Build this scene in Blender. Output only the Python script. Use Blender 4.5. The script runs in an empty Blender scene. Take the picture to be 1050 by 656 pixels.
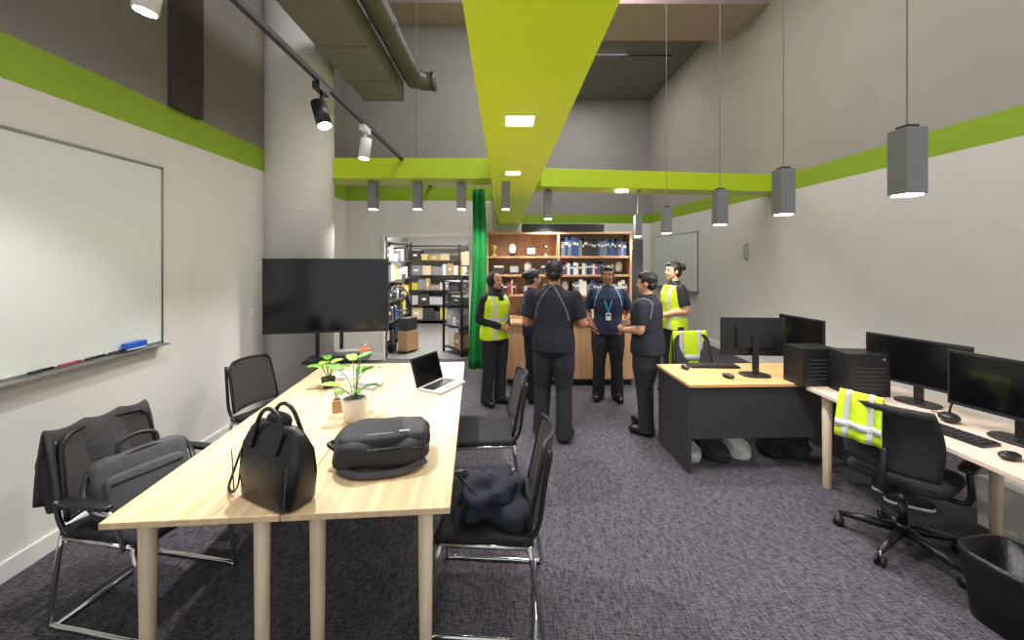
import bpy, math, random
from math import sin, cos, pi, radians, copysign, sqrt
from mathutils import Vector, Matrix, Euler, noise
from mathutils.bvhtree import BVHTree
random.seed(7)
SC = bpy.context.scene
COL = SC.collection
SC.view_settings.view_transform = 'Standard'

# ------------------------------------------------------------------ materials
def lin(c):
    return tuple(((x/255)/12.92 if x/255 <= 0.04045 else (((x/255)+0.055)/1.055)**2.4) for x in c)
def new_mat(name):
    m = bpy.data.materials.new(name); m.use_nodes = True
    return m, m.node_tree.nodes, m.node_tree.links, m.node_tree.nodes['Principled BSDF']
def N(nodes, t, **kw):
    n = nodes.new(t)
    for k, v in kw.items():
        setattr(n, k, v)
    return n
def mat(name, c, rough=0.6, metal=0.0, emit=0, var=0.06, scale=12, bump=0.0, bscale=80, coat=0, stretch=None, spec=0.5):
    m, nd, ln, b = new_mat(name)
    L = lin(c)
    tc = N(nd, 'ShaderNodeTexCoord'); mp = N(nd, 'ShaderNodeMapping')
    ln.new(tc.outputs['Object'], mp.inputs['Vector'])
    if stretch: mp.inputs['Scale'].default_value = stretch
    nz = N(nd, 'ShaderNodeTexNoise'); nz.inputs['Scale'].default_value = scale; nz.inputs['Detail'].default_value = 4
    ln.new(mp.outputs['Vector'], nz.inputs['Vector'])
    r = N(nd, 'ShaderNodeValToRGB')
    r.color_ramp.elements[0].position = 0.3; r.color_ramp.elements[1].position = 0.7
    r.color_ramp.elements[0].color = (*[x*(1-var) for x in L], 1)
    r.color_ramp.elements[1].color = (*[min(1, x*(1+var)) for x in L], 1)
    ln.new(nz.outputs['Fac'], r.inputs['Fac']); ln.new(r.outputs['Color'], b.inputs['Base Color'])
    b.inputs['Roughness'].default_value = rough; b.inputs['Metallic'].default_value = metal
    b.inputs['Specular IOR Level'].default_value = spec
    if coat: b.inputs['Coat Weight'].default_value = coat
    if emit:
        b.inputs['Emission Color'].default_value = (*L, 1); b.inputs['Emission Strength'].default_value = emit
    if bump:
        n2 = N(nd, 'ShaderNodeTexNoise'); n2.inputs['Scale'].default_value = bscale; n2.inputs['Detail'].default_value = 3
        ln.new(mp.outputs['Vector'], n2.inputs['Vector'])
        bp = N(nd, 'ShaderNodeBump'); bp.inputs['Strength'].default_value = bump; bp.inputs['Distance'].default_value = 0.01
        ln.new(n2.outputs['Fac'], bp.inputs['Height']); ln.new(bp.outputs['Normal'], b.inputs['Normal'])
    return m
def wood(name, c1, c2, axis='Y', scale=3.0, rough=0.45):
    m, nd, ln, b = new_mat(name)
    tc = N(nd, 'ShaderNodeTexCoord'); mp = N(nd, 'ShaderNodeMapping')
    s = {'X': (0.6, 9, 9), 'Y': (9, 0.6, 9), 'Z': (9, 9, 0.6)}[axis]
    mp.inputs['Scale'].default_value = s
    ln.new(tc.outputs['Object'], mp.inputs['Vector'])
    nz = N(nd, 'ShaderNodeTexNoise'); nz.inputs['Scale'].default_value = scale; nz.inputs['Detail'].default_value = 6; nz.inputs['Distortion'].default_value = 0.6
    ln.new(mp.outputs['Vector'], nz.inputs['Vector'])
    r = N(nd, 'ShaderNodeValToRGB')
    r.color_ramp.elements[0].position = 0.32; r.color_ramp.elements[1].position = 0.66
    r.color_ramp.elements[0].color = (*lin(c1), 1); r.color_ramp.elements[1].color = (*lin(c2), 1)
    ln.new(nz.outputs['Fac'], r.inputs['Fac']); 
    sx = N(nd, 'ShaderNodeSeparateXYZ'); ln.new(tc.outputs['Object'], sx.inputs[0])
    mul = N(nd, 'ShaderNodeMath', operation='MULTIPLY'); mul.inputs[1].default_value = 9
    ln.new(sx.outputs['X' if axis != 'X' else 'Y'], mul.inputs[0])
    fl = N(nd, 'ShaderNodeMath', operation='FLOOR'); ln.new(mul.outputs[0], fl.inputs[0])
    wn = N(nd, 'ShaderNodeTexWhiteNoise'); wn.noise_dimensions = '1D'; ln.new(fl.outputs[0], wn.inputs['W'])
    mr = N(nd, 'ShaderNodeMapRange'); mr.inputs['To Min'].default_value = 0.93; mr.inputs['To Max'].default_value = 1.06
    ln.new(wn.outputs['Value'], mr.inputs['Value'])
    mx = N(nd, 'ShaderNodeVectorMath', operation='SCALE'); ln.new(r.outputs['Color'], mx.inputs[0]); ln.new(mr.outputs[0], mx.inputs['Scale'])
    ln.new(mx.outputs[0], b.inputs['Base Color'])
    b.inputs['Roughness'].default_value = rough
    return m
def carpet():
    m, nd, ln, b = new_mat('carpet_woven')
    tc = N(nd, 'ShaderNodeTexCoord')
    facs = []
    for s, sc in (((1, 6, 1), 22), ((6, 1, 1), 17), ((1, 1, 1), 140)):
        mp = N(nd, 'ShaderNodeMapping'); mp.inputs['Scale'].default_value = s; mp.inputs['Rotation'].default_value = (0, 0, 0.12)
        ln.new(tc.outputs['Object'], mp.inputs['Vector'])
        nz = N(nd, 'ShaderNodeTexNoise'); nz.inputs['Scale'].default_value = sc; nz.inputs['Detail'].default_value = 3
        ln.new(mp.outputs['Vector'], nz.inputs['Vector']); facs.append(nz.outputs['Fac'])
    a = N(nd, 'ShaderNodeMath', operation='ADD'); ln.new(facs[0], a.inputs[0]); ln.new(facs[1], a.inputs[1])
    a2 = N(nd, 'ShaderNodeMath', operation='ADD'); ln.new(a.outputs[0], a2.inputs[0]); ln.new(facs[2], a2.inputs[1])
    dv = N(nd, 'ShaderNodeMath', operation='DIVIDE'); dv.inputs[1].default_value = 3; ln.new(a2.outputs[0], dv.inputs[0])
    r = N(nd, 'ShaderNodeValToRGB')
    r.color_ramp.elements[0].position = 0.40; r.color_ramp.elements[1].position = 0.60
    r.color_ramp.elements[0].color = (*lin((42, 40, 45)), 1); r.color_ramp.elements[1].color = (*lin((102, 98, 106)), 1)
    ln.new(dv.outputs[0], r.inputs['Fac']); ln.new(r.outputs['Color'], b.inputs['Base Color'])
    b.inputs['Roughness'].default_value = 0.95; b.inputs['Specular IOR Level'].default_value = 0.1
    bp = N(nd, 'ShaderNodeBump'); bp.inputs['Strength'].default_value = 0.4; bp.inputs['Distance'].default_value = 0.008
    ln.new(dv.outputs[0], bp.inputs['Height']); ln.new(bp.outputs['Normal'], b.inputs['Normal'])
    return m
def band_mat(name, base, tape, hb, vb, rough=0.7, emit=0.0):
    m, nd, ln, b = new_mat(name)
    tc = N(nd, 'ShaderNodeTexCoord'); sx = N(nd, 'ShaderNodeSeparateXYZ'); ln.new(tc.outputs['Object'], sx.inputs[0])
    ax = N(nd, 'ShaderNodeMath', operation='ABSOLUTE'); ln.new(sx.outputs['X'], ax.inputs[0])
    tot = None
    for src, (lo, hi) in [(sx.outputs['Z'], h) for h in hb] + [(ax.outputs[0], v) for v in vb]:
        g = N(nd, 'ShaderNodeMath', operation='COMPARE'); g.inputs[1].default_value = (lo+hi)/2; g.inputs[2].default_value = (hi-lo)/2
        ln.new(src, g.inputs[0])
        if tot is None: tot = g.outputs[0]
        else:
            mxx = N(nd, 'ShaderNodeMath', operation='MAXIMUM'); ln.new(tot, mxx.inputs[0]); ln.new(g.outputs[0], mxx.inputs[1]); tot = mxx.outputs[0]
    mix = N(nd, 'ShaderNodeMix', data_type='RGBA')
    mix.inputs['A'].default_value = (*lin(base), 1); mix.inputs['B'].default_value = (*lin(tape), 1)
    ln.new(tot, mix.inputs['Factor']); ln.new(mix.outputs['Result'], b.inputs['Base Color'])
    b.inputs['Roughness'].default_value = rough
    return m
def piping_mat(name, base, pipe):
    m, nd, ln, b = new_mat(name)
    tc = N(nd, 'ShaderNodeTexCoord'); sx = N(nd, 'ShaderNodeSeparateXYZ'); ln.new(tc.outputs['Object'], sx.inputs[0])
    ax = N(nd, 'ShaderNodeMath', operation='ABSOLUTE'); ln.new(sx.outputs['X'], ax.inputs[0])
    sb = N(nd, 'ShaderNodeMath', operation='SUBTRACT'); sb.inputs[1].default_value = 1.12; ln.new(sx.outputs['Z'], sb.inputs[0])
    pw = N(nd, 'ShaderNodeMath', operation='MULTIPLY'); ln.new(sb.outputs[0], pw.inputs[0]); ln.new(sb.outputs[0], pw.inputs[1])
    mz = N(nd, 'ShaderNodeMath', operation='MULTIPLY_ADD'); mz.inputs[1].default_value = -1.15; mz.inputs[2].default_value = 0.165
    ln.new(pw.outputs[0], mz.inputs[0])
    c = N(nd, 'ShaderNodeMath', operation='COMPARE'); c.inputs[2].default_value = 0.005
    ln.new(ax.outputs[0], c.inputs[0]); ln.new(mz.outputs[0], c.inputs[1])
    mix = N(nd, 'ShaderNodeMix', data_type='RGBA')
    mix.inputs['A'].default_value = (*lin(base), 1); mix.inputs['B'].default_value = (*lin(pipe), 1)
    g = N(nd, 'ShaderNodeMath', operation='GREATER_THAN'); g.inputs[1].default_value = 1.16; ln.new(sx.outputs['Z'], g.inputs[0])
    mm = N(nd, 'ShaderNodeMath', operation='MULTIPLY'); ln.new(g.outputs[0], mm.inputs[0]); ln.new(c.outputs[0], mm.inputs[1])
    ln.new(mm.outputs[0], mix.inputs['Factor']); ln.new(mix.outputs['Result'], b.inputs['Base Color'])
    b.inputs['Roughness'].default_value = 0.85
    nz = N(nd, 'ShaderNodeTexNoise'); nz.inputs['Scale'].default_value = 16; ln.new(tc.outputs['Object'], nz.inputs['Vector'])
    bp = N(nd, 'ShaderNodeBump'); bp.inputs['Strength'].default_value = 0.6; bp.inputs['Distance'].default_value = 0.02
    ln.new(nz.outputs['Fac'], bp.inputs['Height']); ln.new(bp.outputs['Normal'], b.inputs['Normal'])
    return m

M = {}
M['wall'] = mat('wall_paint', (213, 210, 205), 0.85, var=0.02, scale=3, bump=0.05, bscale=120)
M['wall_st'] = mat('storage_wall_paint', (230, 228, 224), 0.85, var=0.02, scale=3)
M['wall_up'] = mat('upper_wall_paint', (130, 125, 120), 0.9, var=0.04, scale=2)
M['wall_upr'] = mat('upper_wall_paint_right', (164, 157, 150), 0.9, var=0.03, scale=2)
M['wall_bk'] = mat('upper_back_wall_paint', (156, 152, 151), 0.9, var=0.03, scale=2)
M['ceil'] = mat('ceiling_paint', (120, 117, 115), 0.9)
M['conc'] = mat('beam_concrete', (172, 152, 147), 0.9, var=0.05)
M['lime'] = mat('lime_paint', (184, 210, 28), 0.4, var=0.02, scale=3)
M['limeb'] = mat('lime_beam_glow_paint', (222, 246, 32), 0.4, var=0.01, scale=3, emit=0.10)  # lime made paler and faintly emissive, so light on the underside is painted in
M['lime2'] = mat('lime_stripe_paint', (140, 170, 32), 0.6, var=0.02, scale=3)
M['carpet'] = carpet()
M['white'] = mat('white_plastic', (225, 224, 220), 0.5, var=0.02)
M['board'] = mat('whiteboard_enamel', (212, 216, 214), 0.2, var=0.01)
M['alu'] = mat('aluminium', (170, 170, 172), 0.35, 0.9, var=0.03)
M['steel'] = mat('chrome_steel', (200, 200, 202), 0.15, 1.0, var=0.02)
M['pend'] = mat('pendant_grey', (132, 132, 136), 0.5, 0.2, var=0.03)
M['black'] = mat('black_plastic', (24, 24, 26), 0.4, var=0.1)
M['blackm'] = mat('black_fabric', (30, 30, 33), 0.9, var=0.2, scale=40, bump=0.3, bscale=200)
M['mesh'] = mat('chair_mesh_fabric', (66, 62, 60), 0.9, var=0.3, scale=120, bump=0.5, bscale=400)
M['screen'] = mat('screen_glass', (8, 9, 12), 0.12, var=0.1)
M['pine'] = wood('pine_tabletop', (212, 180, 138), (234, 208, 170), 'Y', 3.0, 0.35)
M['pineleg'] = wood('pine_leg', (214, 194, 163), (235, 217, 188), 'Z', 3, 0.5)
M['oak'] = wood('oak_desktop', (205, 156, 100), (222, 178, 124), 'X', 3, 0.4)
M['bench'] = wood('bench_top', (210, 188, 170), (225, 205, 188), 'Y', 3, 0.4)
M['beech'] = wood('beech_cabinet', (186, 142, 102), (204, 162, 122), 'Z', 2, 0.45)
M['char'] = mat('charcoal_laminate', (50, 50, 54), 0.6)
M['leather'] = mat('black_leather', (20, 20, 22), 0.35, var=0.2, scale=30, bump=0.25, bscale=90)
M['nylon'] = mat('dark_nylon', (40, 40, 46), 0.7, var=0.2, scale=30, bump=0.4, bscale=160)
M['nylon2'] = mat('grey_nylon', (70, 69, 74), 0.75, var=0.15, scale=30, bump=0.4, bscale=160)
M['greyjk'] = mat('grey_jacket_cloth', (60, 58, 60), 0.9, var=0.2, scale=20, bump=0.6, bscale=25)
M['navy'] = mat('navy_cloth', (26, 30, 46), 0.85, var=0.25, scale=20, bump=0.7, bscale=22)
M['hiv'] = mat('hi_vis_cloth', (200, 226, 25), 0.6, var=0.08, scale=15, bump=0.5, bscale=20)
M['tape'] = mat('reflective_tape', (200, 203, 205), 0.35, 0.2, var=0.03)
M['hivest'] = band_mat('hi_vis_vest_with_tape', (200, 226, 22), (190, 192, 190), [(1.0, 1.05)], [(0.085, 0.125)])
M['leaf'] = mat('leaf_green', (78, 138, 36), 0.4, var=0.2, scale=18)
M['leaf2'] = mat('leaf_young_green', (140, 185, 66), 0.4, var=0.15, scale=18)
M['orange'] = mat('orange_spathe', (225, 90, 45), 0.35, var=0.1)
M['ceramic'] = mat('white_ceramic', (230, 227, 221), 0.25, var=0.02)
M['soil'] = mat('soil', (60, 45, 35), 0.95, var=0.3, scale=60)
M['tan'] = mat('tan_cardboard', (180, 146, 104), 0.8, var=0.08)
M['tan2'] = mat('pale_cardboard', (202, 184, 154), 0.8, var=0.08)
M['green'] = mat('green_screen_cloth', (12, 128, 58), 0.85, var=0.15, scale=6)
M['blue'] = mat('blue_plastic', (30, 90, 190), 0.4, var=0.05)
M['bluebk'] = mat('book_blue', (50, 80, 130), 0.5, var=0.1)
M['cyan'] = mat('cyan_ribbon', (40, 150, 200), 0.6)
M['red'] = mat('red_cover', (150, 55, 50), 0.5)
M['yel'] = mat('yellow_plastic', (205, 185, 80), 0.5)
M['grey'] = mat('grey_plastic', (130, 130, 132), 0.5)
M['ltgrey'] = mat('light_grey_plastic', (180, 180, 182), 0.5)
M['paper'] = mat('white_paper', (228, 226, 220), 0.8, var=0.02)
M['duct'] = mat('painted_duct', (122, 119, 114), 0.6, 0.1, var=0.05, scale=4)
M['ductr'] = mat('round_duct', (90, 86, 82), 0.45, 0.4, var=0.05, scale=4)
M['dark'] = mat('dark_panel', (62, 54, 50), 0.8)
M['key'] = mat('keyboard_keys', (40, 40, 44), 0.5, var=0.2)
M['lamp'] = mat('lamp_glow', (255, 246, 230), 0.5, emit=20)
M['lamp2'] = mat('panel_glow', (255, 244, 215), 0.5, emit=4)
M['storefl'] = mat('storage_vinyl', (125, 123, 124), 0.35)
M['skinA'] = mat('skin_medium', (176, 122, 92), 0.55, var=0.04)
M['skinB'] = mat('skin_light', (196, 146, 118), 0.55, var=0.04)
M['skinC'] = mat('skin_deep', (140, 92, 66), 0.55, var=0.04)
M['hair'] = mat('black_hair', (22, 18, 17), 0.45, var=0.4, scale=60, bump=0.5, bscale=150)
M['eyew'] = mat('eye_white', (205, 202, 198), 0.3)
M['eyed'] = mat('eye_iris', (40, 24, 16), 0.2)
M['lip'] = mat('lips', (150, 74, 68), 0.4)
M['polo'] = piping_mat('black_polo_white_piping', (22, 25, 38), (105, 112, 126))
M['poloc'] = piping_mat('navy_polo_cyan_piping', (22, 30, 54), (90, 160, 190))
M['blk'] = mat('black_sleeve_cloth', (24, 24, 28), 0.85, var=0.2, scale=25, bump=0.3, bscale=40)
M['pants'] = mat('dark_trousers', (30, 30, 37), 0.85, var=0.2, scale=12, bump=0.5, bscale=18)
M['shoe'] = mat('black_shoe', (18, 18, 19), 0.35)
M['hijab'] = mat('black_hijab_cloth', (20, 20, 24), 0.8, var=0.2, scale=20, bump=0.5, bscale=30)

# ------------------------------------------------------------------ mesh builder
def spow(a, e): return copysign(abs(a)**e, a)
class MB:
    def __init__(s):
        s.v = []; s.f = []; s.m = []; s.sm = []; s.mats = []; s.X = Matrix.Identity(4)
    def mi(s, m):
        if isinstance(m, str): m = M[m]
        if m not in s.mats: s.mats.append(m)
        return s.mats.index(m)
    def add(s, V, F, m, smooth=False):
        o = len(s.v); k = s.mi(m)
        for p in V: s.v.append(s.X @ Vector(p))
        for f in F:
            s.f.append([o+i for i in f]); s.m.append(k); s.sm.append(smooth)
    def box(s, c, d, m, rot=None):
        R = Euler(rot).to_matrix() if rot else Matrix.Identity(3)
        V = []
        for z in (-1, 1):
            for y in (-1, 1):
                for x in (-1, 1):
                    V.append(Vector(c) + R @ Vector((x*d[0]/2, y*d[1]/2, z*d[2]/2)))
        s.add(V, [(0, 2, 3, 1), (4, 5, 7, 6), (0, 1, 5, 4), (2, 6, 7, 3), (0, 4, 6, 2), (1, 3, 7, 5)], m)
    def bb(s, x0, x1, y0, y1, z0, z1, m):
        s.box(((x0+x1)/2, (y0+y1)/2, (z0+z1)/2), (x1-x0, y1-y0, z1-z0), m)
    def rings(s, R, m, smooth=True, caps=True):
        n = len(R[0]); V = [p for r in R for p in r]; F = []
        for i in range(len(R)-1):
            for j in range(n):
                a = i*n+j; b = i*n+(j+1) % n
                F.append((a, b, b+n, a+n))
        if caps:
            F.append(tuple(reversed(range(n)))); F.append(tuple((len(R)-1)*n+j for j in range(n)))
        s.add(V, F, m, smooth)
    def cyl(s, p0, p1, r0, m, r1=None, seg=16):
        s.tube([p0, p1], [r0, r0 if r1 is None else r1], m, seg)
    def tube(s, pts, r, m, seg=8, sub=0, squash=None):
        P = [Vector(p) for p in pts]
        rr = list(r) if isinstance(r, (list, tuple)) else [r]*len(P)
        if sub:
            Q = []; q = []
            for i in range(len(P)-1):
                a = P[max(i-1, 0)]; b = P[i]; c = P[i+1]; d = P[min(i+2, len(P)-1)]
                for k in range(sub):
                    t = k/sub
                    Q.append(0.5*((2*b)+(-a+c)*t+(2*a-5*b+4*c-d)*t*t+(-a+3*b-3*c+d)*t**3))
                    q.append(rr[i]*(1-t)+rr[i+1]*t)
            Q.append(P[-1]); q.append(rr[-1]); P = Q; rr = q
        R = []; prev = None
        for i, p in enumerate(P):
            d = (P[min(i+1, len(P)-1)]-P[max(i-1, 0)])
            if d.length < 1e-9: d = Vector((0, 0, 1))
            d.normalize()
            if prev is None:
                u = d.orthogonal().normalized()
                if abs(d.z) > 0.5: u = (Vector((1, 0, 0)) - d*d.x).normalized()
            else:
                u = (prev - d*prev.dot(d)).normalized()
            prev = u; w = d.cross(u)
            sq = squash or 1
            R.append([p + u*cos(2*pi*j/seg)*rr[i] + w*sin(2*pi*j/seg)*rr[i]*sq for j in range(seg)])
        s.rings(R, m, True, True)
    def ell(s, c, r, m, e=1.0, e2=None, seg=20, rg=12, rot=None, amp=0, fq=6, seed=0):
        e2 = e if e2 is None else e2
        Rm = Euler(rot).to_matrix() if rot else Matrix.Identity(3)
        V = []; F = []
        for i in range(rg+1):
            t = -pi/2 + pi*i/rg
            for j in range(seg):
                a = 2*pi*j/seg
                p = Vector((r[0]*spow(cos(t), e2)*spow(cos(a), e), r[1]*spow(cos(t), e2)*spow(sin(a), e), r[2]*spow(sin(t), e2)))
                if amp:
                    nn = noise.noise(p*fq+Vector((seed, seed*2.1, 0)))
                    p = p*(1+amp*nn/ max(0.05, p.length)*0.3)
                V.append(Vector(c)+Rm @ p)
        for i in range(rg):
            for j in range(seg):
                a = i*seg+j; b = i*seg+(j+1) % seg
                F.append((a, b, b+seg, a+seg))
        s.add(V, F, m, True)
    def lathe(s, prof, c, m, seg=24):
        R = [[Vector(c)+Vector((r*cos(2*pi*j/seg), r*sin(2*pi*j/seg), z)) for j in range(seg)] for r, z in prof]
        s.rings(R, m, True, True)
    def loft(s, secs, m, seg=24, e=1.0):
        R = []
        for z, rx, ry, cx, cy in secs:
            R.append([Vector((cx+rx*spow(cos(2*pi*j/seg), e), cy+ry*spow(sin(2*pi*j/seg), e), z)) for j in range(seg)])
        s.rings(R, m, True, True)
    def sheet(s, fn, nu, nv, m, th=0.004):
        P = [[Vector(fn(u/nu, v/nv)) for v in range(nv+1)] for u in range(nu+1)]
        nr = [[None]*(nv+1) for _ in range(nu+1)]
        for i in range(nu+1):
            for j in range(nv+1):
                a = P[min(i+1, nu)][j]-P[max(i-1, 0)][j]; b = P[i][min(j+1, nv)]-P[i][max(j-1, 0)]
                n = a.cross(b); nr[i][j] = n.normalized() if n.length > 1e-12 else Vector((0, 0, 1))
        V = []; w = nv+1
        for i in range(nu+1):
            for j in range(nv+1): V.append(P[i][j]+nr[i][j]*th/2)
        o = len(V)
        for i in range(nu+1):
            for j in range(nv+1): V.append(P[i][j]-nr[i][j]*th/2)
        F = []
        for i in range(nu):
            for j in range(nv):
                a = i*w+j
                F.append((a, a+w, a+w+1, a+1)); F.append((o+a, o+a+1, o+a+w+1, o+a+w))
        for i in range(nu):
            a = i*w; F.append((a, o+a, o+a+w, a+w)); a = i*w+nv; F.append((a, a+w, o+a+w, o+a))
        for j in range(nv):
            a = j; F.append((a, a+1, o+a+1, o+a)); a = nu*w+j; F.append((a, o+a, o+a+1, a+1))
        s.add(V, F, m, True)
    def mesh(s, name):
        me = bpy.data.meshes.new(name)
        me.from_pydata([tuple(v) for v in s.v], [], s.f)
        for m in s.mats: me.materials.append(m)
        for i, p in enumerate(me.polygons):
            p.material_index = s.m[i]; p.use_smooth = s.sm[i]
        me.update()
        return me
    def obj(s, name, loc=(0, 0, 0), rot=0, bevel=0.0, parent=None):
        o = bpy.data.objects.new(name, s.mesh(name)); COL.objects.link(o)
        o.location = loc; o.rotation_euler = (0, 0, radians(rot)) if not isinstance(rot, tuple) else rot
        if bevel:
            b = o.modifiers.new('bevel', 'BEVEL'); b.width = bevel; b.segments = 2; b.limit_method = 'ANGLE'; b.angle_limit = radians(50)
        if parent: o.parent = parent
        return o
def simple(name, x0, x1, y0, y1, z0, z1, m, bevel=0):
    b = MB(); cx, cy, cz = (x0+x1)/2, (y0+y1)/2, (z0+z1)/2
    b.bb(x0-cx, x1-cx, y0-cy, y1-cy, z0-cz, z1-cz, m)
    return b.obj(name, (cx, cy, cz), 0, bevel)

XL, XR = -2.71, 4.13
YB, YBR, YF = 6.75, 11.2, -1.2
ZC = 6.2; Z0, Z1 = 2.72, 2.97
# ------------------------------------------------------------------ shell
simple('floor', XL-0.1, XR+0.1, YF, YBR+0.1, -0.1, 0, 'carpet')
simple('floor_storage', XL, -0.31, YB+0.05, YBR, 0.001, 0.008, 'storefl')
b = MB()
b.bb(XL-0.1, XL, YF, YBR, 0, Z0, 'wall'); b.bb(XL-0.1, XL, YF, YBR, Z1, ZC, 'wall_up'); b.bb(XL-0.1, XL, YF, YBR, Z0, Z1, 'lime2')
b.obj('wall_left')
b = MB()
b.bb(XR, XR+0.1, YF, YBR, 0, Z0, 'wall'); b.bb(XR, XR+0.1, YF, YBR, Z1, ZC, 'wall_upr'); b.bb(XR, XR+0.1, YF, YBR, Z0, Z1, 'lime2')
b.obj('wall_right')
b = MB()
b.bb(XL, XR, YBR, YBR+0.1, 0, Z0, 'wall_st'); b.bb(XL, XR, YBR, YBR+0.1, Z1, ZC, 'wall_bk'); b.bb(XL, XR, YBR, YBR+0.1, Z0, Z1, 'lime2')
b.obj('wall_back')
DX0, DX1, DZ = -2.03, -0.6, 2.1
b = MB()
b.bb(XL, DX0, YB, YB+0.1, 0, DZ, 'wall'); b.bb(DX1, -0.2, YB, YB+0.1, 0, DZ, 'wall'); b.bb(XL, -0.2, YB, YB+0.1, DZ, Z0, 'wall')
b.bb(XL, -0.2, YB, YB+0.1, Z0, Z1, 'lime2'); b.bb(XL, -0.2, YB, YB+0.1, Z1, ZC, 'wall_bk')
b.bb(-0.3, -0.2, YB+0.1, YBR, 0, ZC, 'wall')
b.obj('wall_storage_partition')
simple('ceiling_storage', XL, -0.3, YB+0.1, YBR, 2.6, 2.65, 'white')
b = MB()
b.bb(DX0-0.05, DX0, YB-0.03, YB+0.11, 0, DZ+0.05, 'white'); b.bb(DX1, DX1+0.05, YB-0.03, YB+0.11, 0, DZ+0.05, 'white'); b.bb(DX0, DX1, YB-0.03, YB+0.11, DZ, DZ+0.05, 'white')
b.obj('trim_doorway', bevel=0.004)
simple('ceiling', XL-0.1, XR+0.1, 1.5, YBR+0.1, ZC, ZC+0.1, 'ceil')
simple('baseboard_left', XL, XL+0.02, YF, 4.4, 0, 0.11, 'white', 0.004)
simple('baseboard_right', XR-0.02, XR, YF, YBR, 0, 0.11, 'white', 0.004)
b = MB(); b.bb(XL, DX0-0.05, YB-0.02, YB, 0, 0.11, 'white'); b.bb(DX1+0.05, -0.2, YB-0.02, YB, 0, 0.11, 'white'); b.obj('baseboard_back', bevel=0.004)
b = MB(); b.lathe([(0.4, 0), (0.4, ZC)], (0, 0, 0), 'wall', 48)
for z in (1.1, 2.3, 3.5, 4.7): b.lathe([(0.4, z), (0.403, z+0.003), (0.403, z+0.009), (0.4, z+0.012)], (0, 0, 0), 'wall', 48)
b.obj('round_column', (-2.5, 4.8, 0))
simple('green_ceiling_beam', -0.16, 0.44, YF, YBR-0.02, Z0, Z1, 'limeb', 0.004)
simple('green_cross_beam', -2.2, -0.165, 4.84, 5.3, Z0, Z1, 'lime', 0.004)
b = MB(); L = 3.66
b.bb(-L/2, L/2, -0.22, 0.22, -0.125, 0.125, 'lime'); b.obj('green_cross_beam', (2.29, 5.82, (Z0+Z1)/2), 7.0, 0.004)
b = MB(); b.bb(XL, -0.2, 6.15, 6.74, 5.72, ZC, 'conc'); b.bb(-0.2, XR, 6.15, 7.2, 5.7, ZC, 'conc'); b.obj('concrete_roof_beam', bevel=0.01)
simple('dark_wall_panel', XL, XL+0.05, 3.18, 3.5, Z1, 5.2, 'dark', 0.005)
# ducts
b = MB(); b.bb(-0.27, 0.27, -2.2, 1.8, 0, 0.42, 'duct')
for y in (-2.0, -1.2, -0.4, 0.4, 1.2, 1.76): b.bb(-0.285, 0.285, y, y+0.04, -0.015, 0.435, 'duct')
for y in (-1.5, 0.2, 1.5):
    for x in (-0.24, 0.24): b.cyl((x, y, 0.42), (x, y, ZC-3.94), 0.005, 'ductr', seg=6)
b.obj('rectangular_air_duct', (-1.68, 3.7, 3.94), bevel=0.006)
b = MB(); b.tube([(0, -3, 0), (0, 0.6, 0), (0.02, 0.85, 0), (0.12, 0.98, 0), (0.26, 1.0, 0)], 0.12, 'ductr', 20, sub=5)
for y in (-2.2, -1.3, -0.4, 0.5): b.cyl((0, y, 0), (0, y+0.04, 0), 0.126, 'ductr', seg=20)
b.cyl((0.24, 1.0, 0), (0.29, 1.0, 0), 0.132, 'ductr', seg=20)
b.obj('round_air_duct', (-1.245, 4.5, 4.2))
b = MB(); b.tube([(1.6, 8.5, ZC-0.1), (3.6, 8.5, ZC-0.1)], 0.02, 'ductr'); b.tube([(1.6, 8.5, ZC-0.1), (1.6, 8.5, ZC)], 0.02, 'ductr'); b.obj('ceiling_conduit')

# ------------------------------------------------------------------ lights
G = 2.0
def spot(name, loc, tgt, p, ang=90, rad=0.04, blend=0.6, col=(1, 0.97, 0.93)):
    l = bpy.data.lights.new(name, 'SPOT'); l.energy = p*G; l.spot_size = radians(ang); l.spot_blend = blend; l.shadow_soft_size = rad; l.color = col
    o = bpy.data.objects.new(name, l); COL.objects.link(o); o.location = loc
    o.rotation_euler = (Vector(tgt)-Vector(loc)).to_track_quat('-Z', 'Y').to_euler(); return o
def pendant(x, y, zb, top, h=0.3, w=0.095, p=30):
    b = MB()
    b.box((0, 0, h/2), (w, w, h), 'pend'); b.box((0, 0, h+0.008), (w*0.6, w*0.6, 0.016), 'black')
    b.box((0, 0, -0.003), (w*0.8, w*0.8, 0.01), 'lamp')
    if top-zb-h > 0.03:
        b.cyl((0, 0, h), (0, 0, top-zb), 0.004, 'grey', seg=6); b.cyl((0, 0, top-zb-0.02), (0, 0, top-zb), 0.04, 'grey')
    b.obj('pendant_lamp', (x, y, zb), 0, 0.003)
    spot('pendant_light', (x, y, zb-0.02), (x, y, 0), p, 145)
for y in (1.82, 2.65, 3.46, 4.66, 5.72): pendant(1.86+(0.02*y-0.04), y, 2.04 if y < 5 else 2.06, ZC if y < 5 else Z0, p=31)
for x in (-1.68, -1.11, -0.55, 0.02): pendant(x, 5.07, 2.37, Z0, 0.35, 0.11, p=24)
pendant(0.62, 5.6, 2.3, Z0, 0.38, 0.11, p=24)
b = MB(); b.box((0, 2.0, 0), (0.032, 5.6, 0.032), 'char')
b.cyl((0, 3.6, 0), (0, 3.6, 3.2), 0.005, 'grey', seg=6); b.cyl((0, -0.6, 0), (0, -0.6, 3.2), 0.005, 'grey', seg=6)
b.obj('lighting_track', (-1.25, 2.02, 2.95), 0)
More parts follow.
